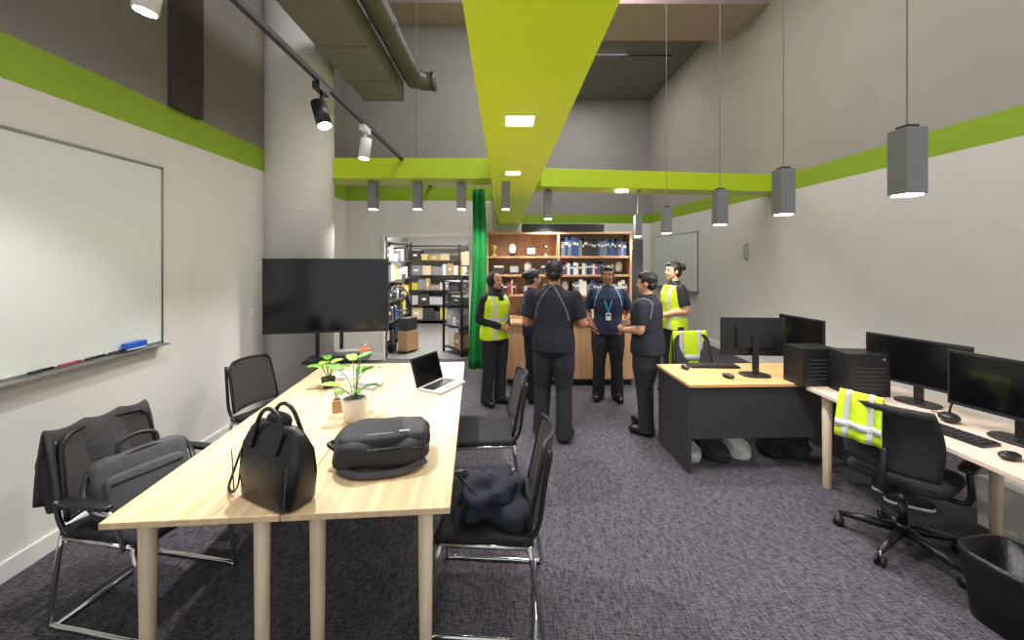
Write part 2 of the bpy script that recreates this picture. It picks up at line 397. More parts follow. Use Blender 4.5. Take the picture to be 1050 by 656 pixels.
def track_spot(x, y, z, tgt, m, p):
    b = MB()
    b.box((0, 0, -0.03), (0.05, 0.16, 0.05), m); b.cyl((0, 0, -0.05), (0, 0, -0.13), 0.01, m)
    d = (Vector(tgt)-Vector((x, y, z-0.2))).normalized()
    c = Vector((0, 0, -0.2))
    b.cyl(c-d*0.09, c+d*0.09, 0.05, m, seg=20); b.cyl(c+d*0.088, c+d*0.095, 0.043, 'lamp', seg=20)
    b.obj('track_spotlight', (x, y, z))
    spot('track_spot_light', Vector((x, y, z-0.2))+d*0.12, tgt, p, 95, 0.03, 0.6)
track_spot(-1.25, 2.7, 2.93, (-0.3, 2.2, 0), 'black', 95)
track_spot(-1.25, 3.55, 2.93, (-1.5, 3.4, 0), 'white', 62)
track_spot(-1.62, 1.8, 3.16, (-2.15, 1.8, 0.0), 'white', 42)
b = MB(); b.box((0, 0, 0), (0.19, 0.19, 0.012), 'lamp2'); b.box((0, 0, 0.004), (0.22, 0.22, 0.008), 'white'); b.obj('recessed_downlight', (0.11, 2.78, Z0-0.01))
b = MB(); b.box((0, 0, 0), (0.16, 0.16, 0.012), 'lamp2'); b.box((0, 0, 0.004), (0.19, 0.19, 0.008), 'white'); b.obj('recessed_downlight', (0.1, 4.5, Z0-0.01))
spot('downlight_light', (0.11, 2.78, Z0-0.03), (0.11, 2.78, 0), 50, 150, 0.08)
b = MB(); b.lathe([(0.09, 0), (0.09, 0.015)], (0, 0, 0), 'lamp', 20); b.obj('recessed_downlight', (1.70, 5.72, Z0-0.017))
spot('downlight_light', (1.70, 5.72, Z0-0.05), (1.7, 5.6, 0), 40, 150, 0.06)
def area(name, loc, size, p, rot=(0, 0, 0), col=(1, 1, 1)):
    l = bpy.data.lights.new(name, 'AREA'); l.shape = 'RECTANGLE'; l.size, l.size_y = size; l.energy = p; l.color = col
    o = bpy.data.objects.new(name, l); COL.objects.link(o); o.location = loc; o.rotation_euler = rot; return o
b = MB(); b.box((0, 0, 0), (0.3, 1.4, 0.04), 'lamp2'); b.obj('storage_ceiling_light', (-1.3, 8.3, 2.575))
area('storage_light', (-1.3, 8.0, 2.54), (0.6, 1.8), 180, (0, 0, 0), (1, 0.98, 0.93))
area('ceiling_fill_light', (1.2, 4.0, ZC-0.05), (2.0, 5.0), 215, (0, 0, 0), (1, 0.98, 0.96))  # added fill under the ceiling to lift the upper walls, no real fixture
area('ceiling_fill_light', (1.9, 9.2, ZC-0.05), (1.5, 1.5), 80, (0, 0, 0), (1, 0.98, 0.96))  # second added fill, over the far end
w = bpy.data.worlds.new('world'); SC.world = w; w.use_nodes = True
w.node_tree.nodes['Background'].inputs[0].default_value = (0.98, 0.99, 1.0, 1); w.node_tree.nodes['Background'].inputs[1].default_value = 0.95

# ------------------------------------------------------------------ whiteboards
def whiteboard(length, h, loc, rot, tray=True):
    b = MB(); b.box((0, 0, 0), (length, 0.015, h), 'board')
    for sx in (-1, 1): b.box((sx*length/2, 0, 0), (0.02, 0.025, h+0.02), 'alu')
    for sz in (-1, 1): b.box((0, 0, sz*h/2), (length+0.02, 0.025, 0.02), 'alu')
    if tray: b.box((0.0, -0.04, -h/2-0.012), (length, 0.07, 0.012), 'alu')
    return b.obj('whiteboard', loc, rot, 0.002)
whiteboard(2.5, 1.36, (XL+0.016, 1.85, 1.77), 90)
whiteboard(2.4, 1.28, (XR-0.016, 9.6, 1.66), -90)
b = MB(); b.box((0, 0, 0), (0.05, 0.15, 0.04), 'blue'); b.box((0, 0, -0.024), (0.045, 0.14, 0.012), 'white'); b.obj('whiteboard_eraser', (XL+0.062, 2.83, 1.128), 0, 0.004)
b = MB()
for k in range(4): b.cyl((0, -0.3+k*0.15, 0), (0, -0.18+k*0.15, 0), 0.009, ['black', 'red', 'black', 'black'][k], seg=8)
b.obj('whiteboard_markers', (XL+0.06, 2.5, 1.104))
b = MB(); b.box((0, 0, 0), (0.012, 0.09, 0.09), 'white'); b.box((0.008, 0, 0), (0.006, 0.03, 0.05), 'white'); b.obj('light_switch', (XL+0.006, 4.22, 1.15), 0, 0.002)
b = MB(); b.box((0, 0, 0), (0.02, 0.05, 0.30), 'ltgrey'); b.tube([(-0.01, 0, 0.12), (-0.05, 0, 0.1), (-0.05, 0, -0.1), (-0.01, 0, -0.12)], 0.008, 'grey'); b.obj('wall_bracket', (XR-0.01, 6.7, 1.85))

# ------------------------------------------------------------------ tables
def pine_table(name, loc, rot, W, Lg):
    b = MB(); b.box((0, 0, 0.717), (W, Lg, 0.026), 'pine')
    b.box((0, 0, 0.68), (W-0.24, 0.05, 0.045), 'pineleg')
    for sx in (-1, 1): b.box((sx*(W/2-0.14), 0, 0.68), (0.04, Lg-0.2, 0.045), 'pineleg')
    for sx in (-1, 1):
        for sy in (-1, 1):
            b.cyl((sx*(W/2-0.11), sy*(Lg/2-0.09), 0.704), (sx*(W/2-0.11), sy*(Lg/2-0.09), 0), 0.032, 'pineleg', 0.026, 20)
    return b.obj(name, loc, rot, 0.003)
TR = 4.2
u = Vector((cos(radians(TR)), sin(radians(TR)), 0)); tc = Vector((-0.972, 2.69, 0))
pine_table('pine_table', tc-u*0.336, TR, 0.668, 2.26)
pine_table('pine_table', tc+u*0.336, TR, 0.668, 2.26)

# ------------------------------------------------------------------ chairs (front = -Y)
def visitor_chair(loc, rot, arms=False, name='cantilever_chair'):
    b = MB()
    for sx in (-1, 1):
        x = sx*0.235
        b.tube([(x, 0.21, 0.44), (x*1.03, 0.27, 0.06), (x*1.03, 0.24, 0.014), (x*1.03, 0.1, 0.013), (x*1.03, -0.22, 0.013), (x*1.03, -0.27, 0.03), (x, -0.2, 0.43)], 0.012, 'steel', 10, sub=4)
        b.tube([(x, -0.2, 0.43), (x, 0.2, 0.43)], 0.011, 'steel', 8)
        b.tube([(x*0.98, 0.18, 0.43), (x*0.96, 0.25, 0.52), (x*0.92, 0.28, 0.7), (x*0.85, 0.31, 0.86)], 0.012, 'black', 8, sub=4)
        if arms:
            b.tube([(x*1.03, -0.16, 0.42), (x*1.18, -0.15, 0.57), (x*1.2, -0.10, 0.62), (x*1.2, 0.1, 0.625), (x, 0.25, 0.60)], 0.011, 'steel', 8, sub=4)
            b.ell((x*1.2, 0.0, 0.636), (0.028, 0.14, 0.013), 'black', 0.5)
    b.cyl((-0.24, 0.24, 0.014), (0.24, 0.24, 0.014), 0.011, 'steel', seg=8)
    def seat(u, v):
        x = (u-0.5)*0.46; y = (v-0.5)*0.46
        return (x, y, 0.452-0.018*cos(pi*(u-0.5))-0.03*max(0, (0.15-v))*4*0.5)
    b.sheet(seat, 12, 12, 'blackm', 0.035)
    def back(u, v):
        t = u-0.5; z = 0.50+v*0.38
        w = 0.44*(1-0.10*v)*(1 if v < 0.85 else 1-(v-0.85)**2*8)
        return (t*w, 0.235+0.08*v+0.05*(cos(pi*t)-0.6), z)
    b.sheet(back, 14, 16, 'mesh', 0.012)
    pts = [back(0.0, v/10) for v in range(11)]+[back(u/8, 1) for u in range(1, 8)]+[back(1, 1-v/10) for v in range(11)]
    b.tube(pts, 0.011, 'black', 8)
    b.tube([back(u/8, 0) for u in range(9)], 0.011, 'black', 8)
    return b.obj(name, loc, rot)
C1 = (-1.84, 2.06, 0); C1R = 80
visitor_chair(C1, C1R, True)
visitor_chair((-1.92, 3.34, 0), 76)
visitor_chair((-0.08, 2.04, 0), -94)
visitor_chair((-0.16, 2.98, 0), -86)
b = MB()
def jk(u, v):
    t = u-0.5; a = (v-0.5)*2
    z = 0.915-abs(a)**1.5*0.36-0.02*abs(sin(u*9))
    y = 0.335+0.05*a+0.025*sin(u*11+a*2)*abs(a)-0.03*abs(a)
    return (t*0.46*(1+0.05*abs(a)), y+0.0, z)
b.sheet(jk, 28, 24, 'greyjk', 0.012)
for sx in (-1, 1):
    b.tube([(sx*0.17, 0.36, 0.87), (sx*0.19, 0.375, 0.74), (sx*0.18, 0.365, 0.6), (sx*0.17, 0.36, 0.50)], [0.03, 0.04, 0.034, 0.028], 'greyjk', 12, sub=4)
b.obj('draped_grey_jacket', C1, C1R)
b = MB()
b.ell((0, 0, 0.15), (0.20, 0.055, 0.145), 'nylon2', 0.4, 0.3, 32, 20)
b.ell((0, -0.048, 0.115), (0.17, 0.028, 0.095), 'nylon2', 0.35, 0.3, 24, 14)
b.tube([(-0.19, -0.03, 0.25), (0, -0.05, 0.29), (0.19, -0.03, 0.25)], 0.005, 'black', 6, sub=5)
b.tube([(-0.15, -0.078, 0.17), (0.15, -0.078, 0.17)], 0.003, 'black', 6)
b.tube([(-0.08, 0, 0.28), (-0.075, 0, 0.34), (0, 0, 0.365), (0.075, 0, 0.34), (0.08, 0, 0.28)], 0.011, 'black', 8, sub=4)
b.tube([(-0.195, 0, 0.25), (-0.23, -0.03, 0.16), (-0.19, -0.09, 0.05), (0, -0.11, 0.03), (0.17, -0.09, 0.06), (0.22, -0.02, 0.18), (0.195, 0, 0.26)], 0.012, 'black', 6, sub=5, squash=0.3)
b.obj('laptop_bag', (-1.85, 2.04, 0.475), (radians(-14), 0, radians(66)))
b = MB()
b.ell((0, 0, 0.065), (0.18, 0.16, 0.075), 'navy', 0.7, 0.7, 32, 20, amp=0.35, fq=9, seed=3)
b.ell((0.05, -0.02, 0.13), (0.12, 0.11, 0.045), 'navy', 0.8, 0.8, 24, 14, amp=0.3, fq=11, seed=5)
b.ell((-0.07, 0.02, 0.12), (0.10, 0.12, 0.04), 'navy', 0.8, 0.8, 24, 14, amp=0.3, fq=11, seed=8)
b.tube([(-0.12, -0.14, 0.08), (-0.05, -0.17, 0.15), (0.08, -0.14, 0.18), (0.15, -0.08, 0.13)], 0.014, 'blackm', 8, sub=5, squash=0.4)
b.obj('folded_navy_jacket', (-0.06, 2.03, 0.462), -80)

# ------------------------------------------------------------------ on table
ZT = 0.731
b = MB()   # tote handbag
b.loft([(0, 0.15, 0.07, 0, 0), (0.015, 0.165, 0.08, 0, 0), (0.12, 0.18, 0.08, 0, 0), (0.22, 0.18, 0.064, 0, 0), (0.285, 0.15, 0.036, 0, 0), (0.31, 0.12, 0.02, 0, 0), (0.315, 0.11, 0.012, 0, 0)], 'leather', 40, 0.45)
for y in (-0.035, 0.035):
    b.tube([(-0.08, y*2, 0.22), (-0.082, y*1.2, 0.30), (-0.05, y, 0.365), (0.0, y, 0.385), (0.05, y, 0.365), (0.082, y*1.2, 0.30), (0.08, y*2, 0.22)], 0.009, 'leather', 8, sub=5)
b.tube([(-0.165, 0, 0.26), (-0.21, -0.02, 0.18), (-0.25, -0.04, 0.06), (-0.245, -0.06, 0.012), (-0.19, -0.08, 0.012), (-0.16, -0.07, 0.05), (-0.15, -0.06, 0.2)], 0.008, 'leather', 8, sub=6, squash=0.5)
b.tube([(-0.16, -0.087, 0.02), (-0.175, -0.088, 0.2)], 0.003, 'nylon2', 6); b.tube([(0.16, -0.087, 0.02), (0.175, -0.085, 0.2)], 0.003, 'nylon2', 6)
b.ell((-0.02, 0.02, 0.315), (0.07, 0.03, 0.035), 'blackm', 0.8, 0.8)
b.obj('leather_tote_bag', (-0.965, 1.685, ZT), -26, 0.002)
b = MB()   # backpack lying
b.ell((0, 0, 0.077), (0.23, 0.16, 0.075), 'nylon', 0.5, 0.55, 40, 22, amp=0.12, fq=8)
b.ell((-0.04, -0.02, 0.135), (0.17, 0.12, 0.035), 'nylon', 0.5, 0.6, 32, 14)
b.ell((0.13, 0.0, 0.13), (0.08, 0.11, 0.035), 'nylon2', 0.5, 0.6, 24, 14)
b.tube([(-0.2, -0.13, 0.09), (-0.1, -0.155, 0.11), (0.1, -0.155, 0.11), (0.2, -0.13, 0.09), (0.225, 0, 0.1), (0.2, 0.13, 0.09)], 0.006, 'black', 6, sub=5)
b.tube([(-0.18, -0.08, 0.155), (0, -0.11, 0.165), (0.12, -0.08, 0.15)], 0.005, 'grey', 6, sub=5)
b.tube([(-0.22, -0.04, 0.08), (-0.26, -0.01, 0.1), (-0.22, 0.04, 0.09)], 0.012, 'black', 8, sub=5)
b.tube([(-0.2, -0.12, 0.03), (-0.1, -0.18, 0.016), (0.08, -0.19, 0.016), (0.2, -0.13, 0.03)], 0.018, 'nylon2', 8, sub=5, squash=0.35)
b.box((0.1, -0.09, 0.163), (0.05, 0.012, 0.004), 'ltgrey', (0.2, 0.1, 0.2))
b.obj('backpack', (-0.61, 2.01, ZT+0.004), 14)
b = MB()   # potted anthurium
b.lathe([(0.055, 0), (0.062, 0.01), (0.08, 0.13), (0.085, 0.15), (0.075, 0.15), (0.07, 0.13)], (0, 0, 0), 'ceramic', 28)
b.lathe([(0.0, 0.132), (0.07, 0.135), (0.0, 0.137)], (0, 0, 0), 'soil', 20)
def leaf(b, base, tip, w, m, droop=0.03, heart=True):
    base = Vector(base); tip = Vector(tip); d = tip-base; L = d.length; d.normalize()
    s = d.cross(Vector((0, 0, 1))).normalized(); n = s.cross(d)
    def f(u, v):
        t = u; ww = w*(sin(pi*min(1, t*0.92+0.08))**0.7)*(1-t*0.25)
        a = (v-0.5)*2
        return base+d*(t*L-(0.18*L*(1-t)**3*abs(a) if heart else 0))+s*a*ww/2+n*(abs(a)*0.12*w)-Vector((0, 0, droop*t*t))
    b.sheet(f, 10, 6, m, 0.0015)
for a, r, z, w, m in [(200, 0.10, 0.22, 0.10, 'leaf2'), (160, 0.12, 0.30, 0.09, 'leaf'), (20, 0.06, 0.30, 0.08, 'leaf'), (300, 0.06, 0.2, 0.08, 'leaf'), (90, 0.09, 0.27, 0.08, 'leaf'), (250, 0.06, 0.19, 0.08, 'leaf'), (340, 0.09, 0.22, 0.07, 'leaf'), (120, 0.07, 0.36, 0.08, 'leaf2'), (60, 0.05, 0.38, 0.07, 'leaf')]:
    a = radians(a); p = Vector((r*cos(a), r*sin(a), z))
    b.tube([(0.01*cos(a), 0.01*sin(a), 0.12), (p.x*0.35, p.y*0.35, z*0.8), tuple(p)], 0.003, 'leaf', 6, sub=4)
    leaf(b, p, p+Vector((cos(a)*0.10, sin(a)*0.10, 0.04)), w, m)
b.tube([(0, 0, 0.12), (0.02, 0.01, 0.3), (0.05, 0.0, 0.42)], 0.003, 'leaf', 6, sub=4)
leaf(b, (0.02, 0, 0.43), (0.11, -0.02, 0.45), 0.08, 'orange', 0.01)
b.tube([(0.05, 0, 0.435), (0.08, -0.01, 0.48)], 0.005, 'yel', 6)
b.obj('potted_anthurium', (-0.94, 2.48, ZT))
b = MB()
b.box((0, 0, 0.04), (0.07, 0.07, 0.08), 'tan'); b.box((0, 0, 0.083), (0.05, 0.05, 0.006), 'dark')
b.box((0.02, 0.01, 0.11), (0.012, 0.012, 0.08), 'tan2', (0.1, 0.2, 0)); b.box((-0.015, 0, 0.10), (0.01, 0.01, 0.07), 'tan', (0, -0.2, 0))
b.obj('wooden_pen_holder', (-1.10, 2.62, ZT), 15, 0.002)
b = MB(); b.box((0, 0, 0.012), (0.24, 0.17, 0.024), 'paper'); b.box((0.01, 0.01, 0.03), (0.19, 0.13, 0.012), 'ltgrey'); b.obj('notebook', (-1.33, 3.38, ZT), 12, 0.002)
b = MB(); b.box((0, 0, 0.014), (0.2, 0.14, 0.028), 'ltgrey'); b.box((0, -0.04, 0.03), (0.15, 0.05, 0.005), 'grey'); b.obj('tablet_case', (-1.08, 3.12, ZT), -20, 0.004)
b = MB()
b.lathe([(0.04, 0), (0.055, 0.08), (0.05, 0.08)], (0, 0, 0), 'dark', 20)
for k in range(7):
    a = k*0.9+0.3; p = Vector((0.05*cos(a), 0.05*sin(a), 0.15+0.03*(k % 3)))
    b.tube([(0, 0, 0.07), tuple(p)], 0.003, 'leaf', 6); leaf(b, p, p+Vector((cos(a)*0.11, sin(a)*0.11, 0.03)), 0.08, 'leaf2' if k % 2 else 'leaf')
b.obj('potted_leafy_plant', (-1.38, 3.1, ZT))
b = MB()   # laptop, front = -Y
b.box((0, 0, 0.009), (0.33, 0.23, 0.016), 'ltgrey'); b.box((0, 0.03, 0.018), (0.29, 0.11, 0.003), 'key'); b.box((0, -0.07, 0.018), (0.1, 0.065, 0.002), 'grey')
for k in range(5): b.box((0, -0.012+k*0.021, 0.021), (0.28, 0.015, 0.003), 'black')
Rx = radians(-18)
b.box((0, 0.115+0.035, 0.017+0.105), (0.33, 0.01, 0.225), 'black', (Rx, 0, 0)); b.box((0, 0.1435, 0.123), (0.30, 0.003, 0.195), 'screen', (Rx, 0, 0))
b.obj('open_laptop', (-0.49, 3.12, ZT), 62, 0.002)

# ------------------------------------------------------------------ TV on stand
b = MB()
b.box((0, 0, 1.36), (1.22, 0.035, 0.76), 'black'); b.box((0, -0.019, 1.365), (1.19, 0.004, 0.72), 'screen'); b.box((0, 0.035, 1.3), (0.6, 0.05, 0.4), 'black')
for x in (-0.12, 0.12): b.cyl((x, 0.09, 0.1), (x, 0.09, 1.5), 0.02, 'black')
b.box((0, 0.07, 1.35), (0.4, 0.04, 0.3), 'black')
b.box((0.1, 0.03, 0.70), (0.62, 0.30, 0.02), 'black'); b.box((0.12, 0.0, 0.735), (0.36, 0.2, 0.05), 'char'); b.box((0.2, 0.02, 0.775), (0.2, 0.14, 0.03), 'grey')
for x in (-0.3, 0.3):
    b.box((x, 0.05, 0.09), (0.05, 0.42, 0.04), 'black')
    for y in (-0.13, 0.22): b.cyl((x-0.012, y, 0.035), (x+0.012, y, 0.035), 0.035, 'black', seg=14)
b.box((0, 0.09, 0.09), (0.62, 0.05, 0.04), 'black')
b.obj('television_on_stand', (-1.82, 4.06, 0), 9, 0.003)

# ------------------------------------------------------------------ storage room
def rack(name, loc, rot, W, D, H, levels, seed):
    rnd = random.Random(seed)
    b = MB()
    for x in (-W/2, W/2):
        for y in (-D/2, D/2): b.box((x, y, H/2), (0.035, 0.035, H), 'black')
    for i in range(levels):
        z = 0.1+i*(H-0.15)/(levels-1)
        b.box((0, 0, z), (W, D, 0.025), 'char')
        if i < levels-1:
            gap = (H-0.15)/(levels-1)-0.06; x = -W/2+0.05
            while x < W/2-0.15:
                w = rnd.uniform(0.10, 0.36)
                if x+w > W/2-0.03: w = W/2-0.03-x
                h = rnd.uniform(0.35, 1.0)*gap; m = rnd.choice(['tan', 'tan2', 'white', 'grey', 'paper', 'black', 'tan2', 'grey', 'char', 'ltgrey', 'tan', 'char', 'nylon2', 'char', 'ltgrey', 'grey', 'yel', 'bluebk'])
                d = D*rnd.uniform(0.6, 0.9)
                b.box((x+w/2, 0, z+0.013+h/2), (w-0.015, d, h), m)
                if rnd.random() < 0.35: b.box((x+w/2, 0, z+0.013+h), (w-0.005, d+0.01, 0.02), rnd.choice(['white', 'grey', m]))
                if rnd.random() < 0.5: b.box((x+w/2, -d/2-0.002, z+0.013+h/2), (w*0.35, 0.004, h*0.2), 'paper')
                x += w
    return b.obj(name, loc, rot)
rack('storage_rack', (-2.42, 8.1, 0.008), 90, 2.2, 0.5, 2.1, 6, 1)
rack('storage_rack', (-1.75, 10.6, 0.008), 0, 1.6, 0.5, 2.1, 6, 2)
rack('storage_rack', (-0.62, 9.2, 0.008), -90, 3.0, 0.5, 2.0, 6, 3)
rack('storage_rack', (-0.78, 7.25, 0.008), -50, 0.6, 0.4, 1.35, 4, 9)
b = MB(); b.lathe([(0.14, 0), (0.18, 0.4), (0.19, 0.42), (0.17, 0.42), (0.0, 0.38)], (0, 0, 0), 'blue', 24); b.obj('blue_bucket', (-1.25, 9.9, 0.008))
b = MB()
for x in (-0.2, 0.2):
    b.tube([(x, 0, 0.1), (x, 0.05, 0.9), (x*0.8, 0.15, 1.15), (0, 0.2, 1.2)], 0.015, 'black', 8, sub=4); b.cyl((x*1.15-0.02, 0.08, 0.12), (x*1.15+0.02, 0.08, 0.12), 0.12, 'black')
for z in (0.25, 0.5, 0.75): b.cyl((-0.2, 0.03, z), (0.2, 0.03, z), 0.012, 'black')
b.box((0, -0.1, 0.03), (0.42, 0.22, 0.01), 'black'); b.box((0, -0.12, 0.22), (0.30, 0.22, 0.36), 'tan'); b.box((0, -0.12, 0.52), (0.26, 0.2, 0.22), 'char'); b.obj('hand_truck', (-1.88, 7.38, 0.008), 60)

# ------------------------------------------------------------------ bookcase + cabinet
b = MB(); X0, X1 = -0.26, 1.86; ZB = 2.12; Y0, Y1 = 5.75, 6.1
b.bb(X0, X1, Y1-0.02, Y1, 0.0, ZB, 'beech')
for x in (X0, 0.78, X1-0.03): b.bb(x, x+0.03, Y0, Y1-0.02, 0.0, ZB, 'beech')
shl = [0.86, 1.18, 1.47, 1.74, 2.09]
for z in shl: b.bb(X0+0.03, X1-0.03, Y0+0.01, Y1-0.02, z, z+0.03, 'beech')
b.obj('bookcase', bevel=0.003)
b = MB()
b.bb(0.0, 1.8, 5.36, 5.74, 0.83, 0.865, 'beech'); b.bb(0.02, 1.78, 5.4, 5.74, 0.08, 0.83, 'beech'); b.bb(0.05, 1.75, 5.44, 5.74, 0, 0.08, 'black')
for k in range(4):
    x0 = 0.03+k*0.437; b.bb(x0, x0+0.43, 5.382, 5.4, 0.1, 0.82, 'beech'); b.cyl((x0+(0.38 if k % 2 == 0 else 0.05), 5.365, 0.62), (x0+(0.38 if k % 2 == 0 else 0.05), 5.365, 0.74), 0.007, 'steel')
b.obj('storage_cabinet', bevel=0.003)
b = MB(); rnd = random.Random(4)
def books(x0, x1, z, hmin, hmax, pal):
    x = x0
    while x < x1-0.02:
        w = rnd.uniform(0.022, 0.055); h = rnd.uniform(hmin, hmax)
        b.bb(x, x+w-0.002, Y0+0.03, Y0+0.22, z, z+h, rnd.choice(pal))
        b.bb(x+0.003, x+w-0.005, Y0+0.027, Y0+0.03, z+h*0.6, z+h*0.75, rnd.choice(['paper', 'white', 'grey'])); x += w
books(0.83, 1.8, 1.771, 0.2, 0.29, ['bluebk', 'paper', 'grey', 'bluebk', 'dark', 'bluebk', 'grey', 'char'])
books(0.83, 1.5, 1.501, 0.14, 0.2, ['bluebk', 'paper', 'red', 'grey', 'char', 'black'])
books(1.0, 1.8, 1.211, 0.14, 0.22, ['paper', 'dark', 'grey', 'bluebk', 'tan2'])
books(-0.2, 0.2, 1.211, 0.15, 0.22, ['red', 'dark', 'black', 'tan2'])
b.obj('shelf_books')
b = MB()
for (x, z, kind) in [(-0.15, 1.771, 0), (0.12, 1.771, 1), (0.4, 1.771, 2), (0.62, 1.771, 0), (-0.1, 1.501, 3), (0.15, 1.501, 2), (0.35, 1.501, 1), (0.6, 1.501, 3), (0.35, 1.211, 2), (0.6, 1.211, 0), (1.6, 1.501, 0), (1.7, 1.501, 1), (0.3, 0.891, 3), (1.2, 0.891, 3), (0.9, 1.211, 1)]:
    y = Y0+0.12
    if kind == 0: b.lathe([(0.035, z), (0.035, z+0.02), (0.01, z+0.03), (0.01, z+0.07), (0.045, z+0.13), (0.04, z+0.16), (0.0, z+0.15)], (x, y, 0), 'steel' if x > 0 else 'yel', 16)
    if kind == 1: b.box((x, y, z+0.02), (0.08, 0.06, 0.04), 'black'); b.ell((x, y, z+0.11), (0.05, 0.012, 0.075), 'ceramic', 0.8)
    if kind == 2: b.box((x, y, z+0.075), (0.16, 0.02, 0.13), 'dark', (-0.15, 0, 0)); b.box((x, y-0.011, z+0.075), (0.12, 0.006, 0.09), 'ltgrey', (-0.15, 0, 0))
    if kind == 3: b.box((x, y, z+0.05), (0.2, 0.14, 0.1), 'char'); b.box((x+0.02, y, z+0.115), (0.14, 0.12, 0.03), 'paper')
b.obj('shelf_ornaments')
b = MB(); b.box((0, 0, 0.06), (0.26, 0.2, 0.12), 'white'); b.box((0.0, -0.02, 0.15), (0.22, 0.15, 0.06), 'paper'); b.box((-0.35, 0, 0.04), (0.2, 0.16, 0.08), 'paper'); b.box((0.3, 0, 0.08), (0.1, 0.1, 0.16), 'ltgrey'); b.obj('stack_of_papers', (1.0, 5.55, 0.866), 5, 0.003)
b = MB(); b.box((0, 0, 0.065), (1.2, 0.14, 0.13), 'black'); b.box((-0.6, 0, 0.065), (0.02, 0.15, 0.13), 'char'); b.box((0.6, 0, 0.065), (0.02, 0.15, 0.13), 'char'); b.obj('projector_screen_case', (0.87, 5.9, 2.121), 0, 0.01)
simple('dark_partition_panel', 1.95, 2.25, 6.4, 6.45, 0.0, 2.05, 'char', 0.005)
b = MB()
def cl(u, v): return (0.105*(u-0.5)*2*(0.8+0.3*v)+0.02*sin(v*5), 0.025*sin(u*14)+0.015*sin(u*5+v*4), 2.7-v*2.5)
b.sheet(cl, 40, 20, 'green', 0.006); b.obj('green_screen_curtain', (-0.36, 5.5, 0))

# ------------------------------------------------------------------ right desks
b = MB()
b.bb(-0.75, 0.73, -0.31, 0.31, 0.705, 0.73, 'oak')
b.bb(-0.74, -0.715, -0.28, 0.29, 0, 0.705, 'char'); b.bb(0.695, 0.72, -0.28, 0.29, 0, 0.705, 'char'); b.bb(-0.715, 0.695, -0.28, -0.26, 0.28, 0.705, 'char')
b.obj('office_desk', (2.22, 3.50, 0), 2, 0.003)
b = MB()
b.bb(-0.36, 0.36, -1.15, 1.15, 0.703, 0.73, 'bench')
for x, y in ((-0.29, 1.03), (-0.29, -0.95), (0.29, 1.03), (0.24, 0.42), (0.29, -0.95)): b.cyl((x, y, 0.703), (x, y, 0), 0.032, 'pineleg', 0.027, 20)
b.bb(0.26, 0.3, -1.0, 1.0, 0.65, 0.7, 'pineleg')
b.obj('long_bench_desk', (2.75, 1.98, 0), 0, 0.003)
def monitor(loc, rot, w=0.54, h=0.32, name='computer_monitor', zc=0.33, base=True):
    b = MB()
    b.box((0, 0, zc), (w, 0.02, h), 'black'); b.box((0, -0.0105, zc+0.004), (w-0.02, 0.003, h-0.03), 'screen'); b.box((0, 0.022, zc), (w*0.55, 0.03, h*0.55), 'black')
    b.box((0, 0.045, zc/2+0.02), (0.05, 0.02, zc), 'black'); b.ell((0, 0.03, 0.0085), (0.12, 0.09, 0.008), 'black', 0.7)
    return b.obj(name, loc, rot, 0.003)
ZD = 0.731
monitor((2.17, 3.45, ZD), 176, 0.54, 0.33)
monitor((2.72, 3.62, ZD), -82, 0.46, 0.29)
monitor((2.86, 2.75, ZD), -70, 0.56, 0.33, zc=0.29)
monitor((2.82, 2.17, ZD), -74, 0.56, 0.33, zc=0.29)
def tower(loc, rot, m='black', h=0.34):
    b = MB(); b.box((0, 0, h/2), (0.29, 0.2, h), m); b.box((0, -0.102, h/2), (0.27, 0.006, h-0.02), 'black' if m == 'black' else 'ltgrey')
    for k in range(6): b.box((0, -0.106, 0.06+k*0.03), (0.2, 0.004, 0.008), 'char')
    b.box((0.1, -0.106, h-0.035), (0.02, 0.004, 0.02), 'steel')
    return b.obj('computer_tower', loc, rot, 0.004)
tower((2.49, 3.22, ZD), 4, h=0.30); tower((2.68, 2.99, ZD), -6, h=0.31)
def keyboard(loc, rot):
    b = MB(); b.box((0, 0, 0.008), (0.44, 0.14, 0.014), 'black')
    for r in range(5):
        for k in range(15): b.box((-0.2+k*0.0285, -0.048+r*0.024, 0.018), (0.023, 0.019, 0.006), 'key')
    b.obj('keyboard', loc, rot)
keyboard((2.58, 2.34, ZD), -80); keyboard((1.95, 3.70, ZD), 178)
def mouse(loc, rot):
    b = MB(); b.ell((0, 0, 0.018), (0.032, 0.055, 0.018), 'black', 0.9); b.box((0, -0.03, 0.034), (0.004, 0.02, 0.004), 'grey'); b.obj('computer_mouse', loc, rot)
mouse((2.56, 2.0, ZD), -80); mouse((1.66, 3.62, ZD), 0); mouse((1.9, 3.35, ZD), 20)
b = MB(); b.ell((0, 0, 0.03), (0.05, 0.05, 0.03), 'black'); b.tube([(0, 0, 0.05), (0.02, 0, 0.12), (0.08, 0, 0.15)], 0.006, 'black', 6, sub=3); b.tube([(0.02, 0, 0.02), (0.08, 0.1, 0.01), (0.05, 0.15, 0.01)], 0.004, 'black', 6, sub=4); b.obj('headset_and_cables', (2.76, 2.45, ZD))

